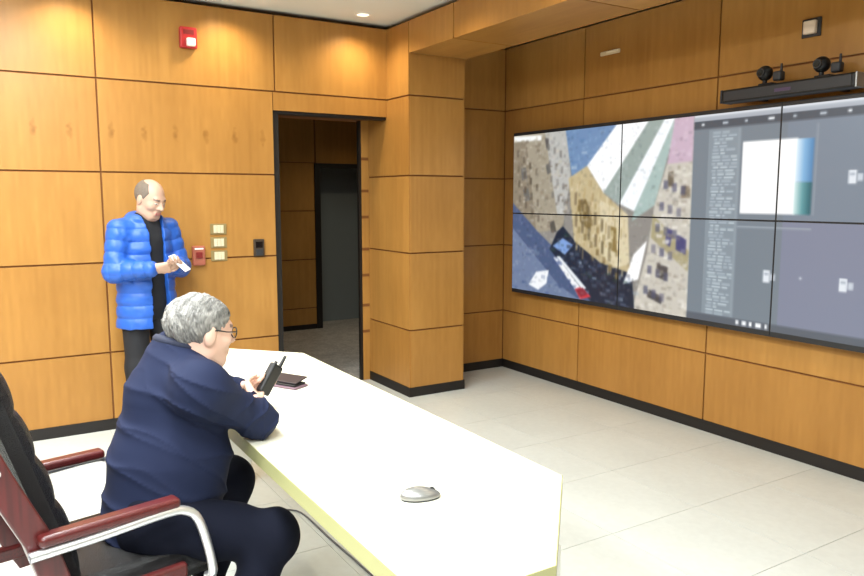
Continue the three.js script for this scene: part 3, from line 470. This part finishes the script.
// ---------------------------------------------------------------- seated man in the navy suit
{
  const base = [.33, 0, -2.53]; const FD = norm([.975, 0, -.22]), LF = cross([0, 1, 0], FD);
  const g = thing('person', 'grey haired man with glasses in navy suit sitting at the table', 'person', base, 0);
  const W = (f, y, l) => add(mul(FD, f), add([0, y, 0], mul(LF, l))), A = (x, y, z) => sub([x, y, z], base);
  const hc = A(.642, 1.142, -2.555), HF = frame([.975, 0, -.20], .17);
  const J = { shR: A(.585, .985, -2.385), elR: A(.803, .820, -2.490), wrR: A(.868, .828, -2.715), shL: A(.605, .985, -2.72), elL: A(.77, .825, -2.93), wrL: A(.875, .835, -2.90), hipR: A(.45, .53, -2.46), knR: A(.785, .470, -2.305), anR: A(.60, .09, -2.24), hipL: A(.45, .53, -2.64), knL: A(.785, .515, -2.76), anL: A(.67, .09, -2.74) };
  const toe = (a, l) => add(a, add(mul(FD, .15), [0, -.05, l]));
  const head = headField(hc, HF, { neckA: W(.19, .98, 0), neckB: add(hc, W(-.035, -.06, .0)), neckR: .064, w: 1.03 });
  const hR = handPrims(J.wrR, [.10, .30, -.95], [.75, .35, .1], null, [.55, .6, .62, .65], { flip: 1 }), hL = handPrims(J.wrL, [.55, .15, .8], [.3, .65, -.5], null, [.45, .5, .5, .5], { flip: -1 });
  const bodyP = [cap(W(.14, .58, 0), W(.205, .92, 0), .14, .125, { n: FD, s: 1.15 }), cap(add(J.shR, [0, -.01, 0]), add(J.shL, [0, -.01, 0]), .055, .055), cap(W(.18, .98, 0), add(hc, W(-.03, -.07, 0)), .062, .056)];
  for (const s of ['R', 'L']) bodyP.push(cap(J['sh' + s], J['el' + s], .05, .042), cap(J['el' + s], J['wr' + s], .042, .028), cap(J['hip' + s], J['kn' + s], .09, .058), cap(J['kn' + s], J['an' + s], .056, .04), cap(J['an' + s], toe(J['an' + s], 0), .036, .028));
  const skin = [.66, .42, .32], G = [surfaceNets(blend(bodyP, .05), [-.3, 0, -.55], [.75, 1.2, .5], .012, () => skin), surfaceNets(head.f, add(hc, [-.16, -.19, -.16]), add(hc, [.17, .16, .16]), .004, faceColor(head, skin))];
  for (const [h, s] of [[hR, 'R'], [hL, 'L']]) { const w = J['wr' + s]; G.push(surfaceNets(blend([...h.prims, cap(J['el' + s], w, .042, .027)], .012), add(w, [-.13, -.1, -.17]), add(w, [.17, .15, .17]), .0035, () => skin)); }
  part('body', merge(G), SKIN, g);
  // suit
  const trP = [cap(J.hipR, J.knR, .115, .082), cap(J.hipL, J.knL, .115, .082), cap(J.knR, add(J.anR, [0, .04, 0]), .080, .062), cap(J.knL, add(J.anL, [0, .04, 0]), .080, .062), cap(J.hipR, J.hipL, .125, .125)], trF = blend(trP, .04), wn = lattice(64, 12);
  part('trousers', surfaceNets((x, y, z) => Math.max(trF(x, y, z) + .006 * Math.sin(x * 40 + z * 25 + y * 20) * wn(x * 9 + 3, z * 9 + y * 9), .08 - y), [-.32, .04, -.45], [.62, .74, .48], .0105), new THREE.MeshPhysicalMaterial({ color: 0x0a0d1a, roughness: .9, specularIntensity: .3 }), g);
  for (const s of ['R', 'L']) { const a = J['an' + s], P = [cap(a, toe(a, 0), .05, .04), cap(add(a, [-.05, -.05, 0]), toe(a, 0), .04, .036)]; part('shoe', surfaceNets((x, y, z) => Math.max(blend(P, .03)(x, y, z), -y), add(a, [-.14, -.1, -.14]), add(a, [.26, .09, .14]), .008), M.black, g); }
  part('shirt', surfaceNets((x, y, z) => Math.max(blend([cap(W(.16, .62, 0), W(.215, .92, 0), .155, .135, { n: FD, s: 1.15 }), cap(W(.185, .95, 0), add(hc, W(-.070, -.105, 0)), .078, .067)], .03)(x, y, z), 0 - 1), [-.25, .45, -.3], [.55, 1.2, .3], .009), std(0xc9d2e2, .7), g);
  const jk = [cap(W(.155, .50, 0), W(.195, .70, 0), .195, .192, { n: FD, s: .98 }), cap(W(.195, .72, 0), W(.215, .90, 0), .190, .160, { n: FD, s: 1.04 }), cap(J.shR, J.shL, .078, .078), cap(W(.185, .93, 0), W(.235, 1.075, 0), .12, .086), cap(W(.22, 1.035, 0), J.shR, .07, .07), cap(W(.22, 1.035, 0), J.shL, .07, .07), cap(J.shR, J.elR, .080, .060), cap(J.elR, mixc(J.elR, J.wrR, .82), .058, .047), cap(J.shL, J.elL, .080, .065), cap(J.elL, mixc(J.elL, J.wrL, .85), .063, .048)], jf = blend(jk, .06);
  const ridge = v => { const q = 1 - Math.abs(Math.sin(v)); return q * q * q; };
  const fold = (x, y, z) => { const w1 = wn(x * 6 + 7, y * 5 + z * 3), w2 = wn(z * 7 + 20, y * 6 + x * 5), arm = Math.max(0, Math.min(1, (x * FD[0] + z * FD[2] - .30) * 9)) * (y > .74 ? 1 : 0); const back = ridge(y * 24 + x * 9 + 2.6 * w1) * (1 - arm) + .8 * ridge((y + x * .9) * 19 + 3 * w2) * (1 - arm), sl = ridge((x * .8 - y * .55) * 46 + 3 * w2) + .5 * ridge((x + z * .4) * 60 + 4 * w1); return .004 - .012 * back * (.2 + .8 * w2) - .009 * sl * arm * w1; };
  part('suit_jacket', surfaceNets((x, y, z) => {
    const f = x * FD[0] + z * FD[2], l = x * LF[0] + z * LF[2];
    const d = jf(x, y, z) + fold(x, y, z), neck = Math.hypot(l, (f - .25 - (y - 1.07) * .5)) - .072 + Math.max(0, 1.07 - y) * 3;     // neck opening
    const front = Math.max(Math.abs(l) - .06 * Math.max(0, (y - .6)) * 2.6, (.33 + (y - .7) * .1) - f, y - 1.2);                   // lapel opening down the chest
    return Math.max(d, -neck, -front, .435 + .02 * Math.sin(l * 9) - y);
  }, [-.32, .40, -.52], [.68, 1.17, .36], .0085), new THREE.MeshPhysicalMaterial({ color: 0x192038, roughness: .85, specularIntensity: .4 }), g);
  // collar rolled round the neck
  { const pts = []; for (let i = 0; i <= 12; i++) { const t = -2.3 + 4.6 * i / 12; pts.push(add(W(.258, 1.095, 0), W(-Math.cos(t) * .082, .030 * Math.cos(t), Math.sin(t) * .084))); } part('jacket_collar', tube(pts, .017, 36, 8), std(0x171d32, .8), g); }
  // grey hair
  const hn = lattice(64, 55), hb = ell(head.at(0, .032, -.026), HF, [.090, .097, .114]);
  part('hair', surfaceNets((x, y, z) => { const [a, b, c] = head.local(x, y, z); const line = (c - .082) * .77 - (b - .070) * .64, nape = -.088 - b + Math.abs(a) * .1; const n = (hn(a * 260 + 31, b * 200 + c * 260 + 17) - .5) * .005 + (hn(a * 60 + 11, c * 60 + b * 50 + 7) - .5) * .010; return Math.max(hb(x, y, z) + n, line, nape); }, add(hc, [-.15, -.12, -.14]), add(hc, [.15, .16, .14]), .004), (() => { const a = lattice(64, 9, 16), b = lattice(16, 19); const t = dataTex(256, 256, (u, v) => { const k = 92 + a(u * 64, v * 16) * 50 + (b(u * 16, v * 16) - .5) * 46; return [k, k * .985, k * .95]; }); t.repeat.set(5, 5); return new THREE.MeshStandardMaterial({ map: t, roughness: .75 }); })(), g);
  // glasses
  { const gl = new THREE.Group(); const fr = std(0x1a1516, .35), gs = []; for (const s of [-1, 1]) { const pts = []; for (let i = 0; i < 16; i++) { const t = i / 16 * Math.PI * 2; pts.push(V(...head.at(s * .033 + Math.cos(t) * .026, .004 + Math.sin(t) * .018, .104 - Math.abs(Math.cos(t) > 0 === s > 0 ? Math.cos(t) : 0) * .008))); } gs.push(new THREE.TubeGeometry(new THREE.CatmullRomCurve3(pts, true), 32, .0022, 6, true)); gs.push(tube([head.at(s * .060, .010, .095), head.at(s * .080, .010, .05), head.at(s * .086, .012, .0), head.at(s * .083, -.012, -.022)], .0024, 20, 6)); } gs.push(tube([head.at(-.008, .008, .106), head.at(0, .012, .110), head.at(.008, .008, .106)], .0022, 8, 6)); part('glasses', merge(gs.map(q => q.index ? q.toNonIndexed() : q)), fr, g); }
  // handheld radio in his hands
  const rd = thing('handheld_radio', 'black handheld radio with stub antenna held upright by the seated man', 'radio', [.925, .826, -2.80]); rd.rotation.set(.05, .35, -.66);
  part('body', rbox(.056, .128, .034, .009, 0, .064, 0), M.black, rd); part('antenna', cyl(.008, .006, .055, .017, .15, 0, 12), M.black, rd); part('knob', cyl(.007, .007, .014, -.012, .131, 0, 12), M.darkGrey, rd); part('speaker_grille', box(-.02, .02, .06, .105, .015, .0165), M.darkGrey, rd);
}
// ---------------------------------------------------------------- executive chair
{
  const FD = norm([.975, 0, -.22]); const c = thing('office_chair', 'black leather executive chair with dark red wood and chrome arms under seated man', 'chair', [.215, 0, -2.525], Math.atan2(FD[0], FD[2]));
  const redwood = (() => { const a = lattice(48, 61, 3); const t = dataTex(128, 128, (u, v) => { const k = .8 + a(u * 48, v * 3) * .4; return [78 * k, 25 * k, 24 * k]; }); t.repeat.set(3, 3); return new THREE.MeshPhysicalMaterial({ map: t, roughness: .3, clearcoat: .15, clearcoatRoughness: .3 }); })();
  const leather = new THREE.MeshStandardMaterial({ color: 0x121214, roughness: .33, bumpMap: fabricBump(23, 5), bumpScale: .006 });
  // local: x = left, y up, z forward
  part('seat', rbox(.50, .10, .44, .045, 0, .435, .13, 5), leather, c);
  part('seat_pan', rbox(.46, .03, .40, .01, 0, .385, .13), M.black, c);
  const back = part('backrest', (() => { const q = new THREE.BoxGeometry(.50, .74, .07, 24, 40, 6), p = q.attributes.position; for (let i = 0; i < p.count; i++) { let x = p.getX(i), y = p.getY(i), z = p.getZ(i); const u = x / .25, v = y / .37, e = Math.max(0, 1 - Math.pow(Math.abs(u), 6)) * Math.max(0, 1 - Math.pow(Math.abs(v), 8)); const r = .55 + .45 * Math.sqrt(Math.max(0, e)); z *= r; if (z > 0) { z += .020 * Math.sqrt(Math.abs(Math.sin(v * Math.PI * 2.5))) * e + .012 * e; } x *= 1 - .10 * Math.max(0, v) ** 2; p.setXYZ(i, x, y, z); } q.computeVertexNormals(); q.rotateX(-.30); q.translate(0, .86, -.205); return q; })(), leather, c);
  for (const s of [-1, 1]) {
    const rail = []; for (const [y, z] of [[.36, -.10], [.50, -.17], [.66, -.215], [.86, -.305], [1.06, -.385], [1.22, -.43]]) rail.push([y, z]);
    const w = .036, sh = new THREE.Shape(); rail.forEach(([y, z], i) => i ? sh.lineTo(z + w * .8, y) : sh.moveTo(z + w * .8, y)); [...rail].reverse().forEach(([y, z]) => sh.lineTo(z - w, y)); sh.closePath();
    const eg = new THREE.ExtrudeGeometry(sh, { depth: .034, bevelEnabled: true, bevelSize: .006, bevelThickness: .006, bevelSegments: 2 }); eg.rotateY(-Math.PI / 2); eg.translate(s * .272 + .017, 0, .03); part('back_rail', eg, redwood, c);
    for (const [y, z] of [[.665, -.21], [.885, -.315]]) { const b = new THREE.CylinderGeometry(.010, .010, .012, 14); b.rotateZ(Math.PI / 2); b.translate(s * .302, y, z + .03); part('bolt', b, M.chrome, c); }
    const arm = part('armrest', (() => { const q = rbox(.055, .034, .40, .014, s * .302, .672, .0, 4); return q; })(), redwood, c); arm.rotation.x = 0;
    part('chrome_tube', tube([[s * .318, .640, -.225], [s * .318, .642, -.05], [s * .318, .650, .15], [s * .318, .640, .215], [s * .318, .60, .255], [s * .318, .50, .285], [s * .316, .41, .30], [s * .28, .385, .30]], .0145, 48, 10), M.chrome, arm);
    part('side_rail', rbox(.035, .05, .42, .012, s * .255, .42, .03), redwood, c);
  }
  part('column', cyl(.03, .03, .27, 0, .255, 0), M.chrome, c);
  const hub = part('hub', cyl(.05, .045, .07, 0, .105, 0), M.black, c);
  for (let i = 0; i < 5; i++) { const a = i / 5 * Math.PI * 2 + .3, x = Math.sin(a), z = Math.cos(a); const leg = part('base_leg', tube([[x * .03, .115, z * .03], [x * .18, .10, z * .18], [x * .31, .075, z * .31]], .021, 12, 8), redwood, c); const wheel = new THREE.CylinderGeometry(.028, .028, .04, 16); wheel.rotateZ(Math.PI / 2); wheel.rotateY(a + 1.2); wheel.translate(x * .31, .028, z * .31); part('caster', wheel, M.black, leg); }
}
renderer.render(scene, camera);
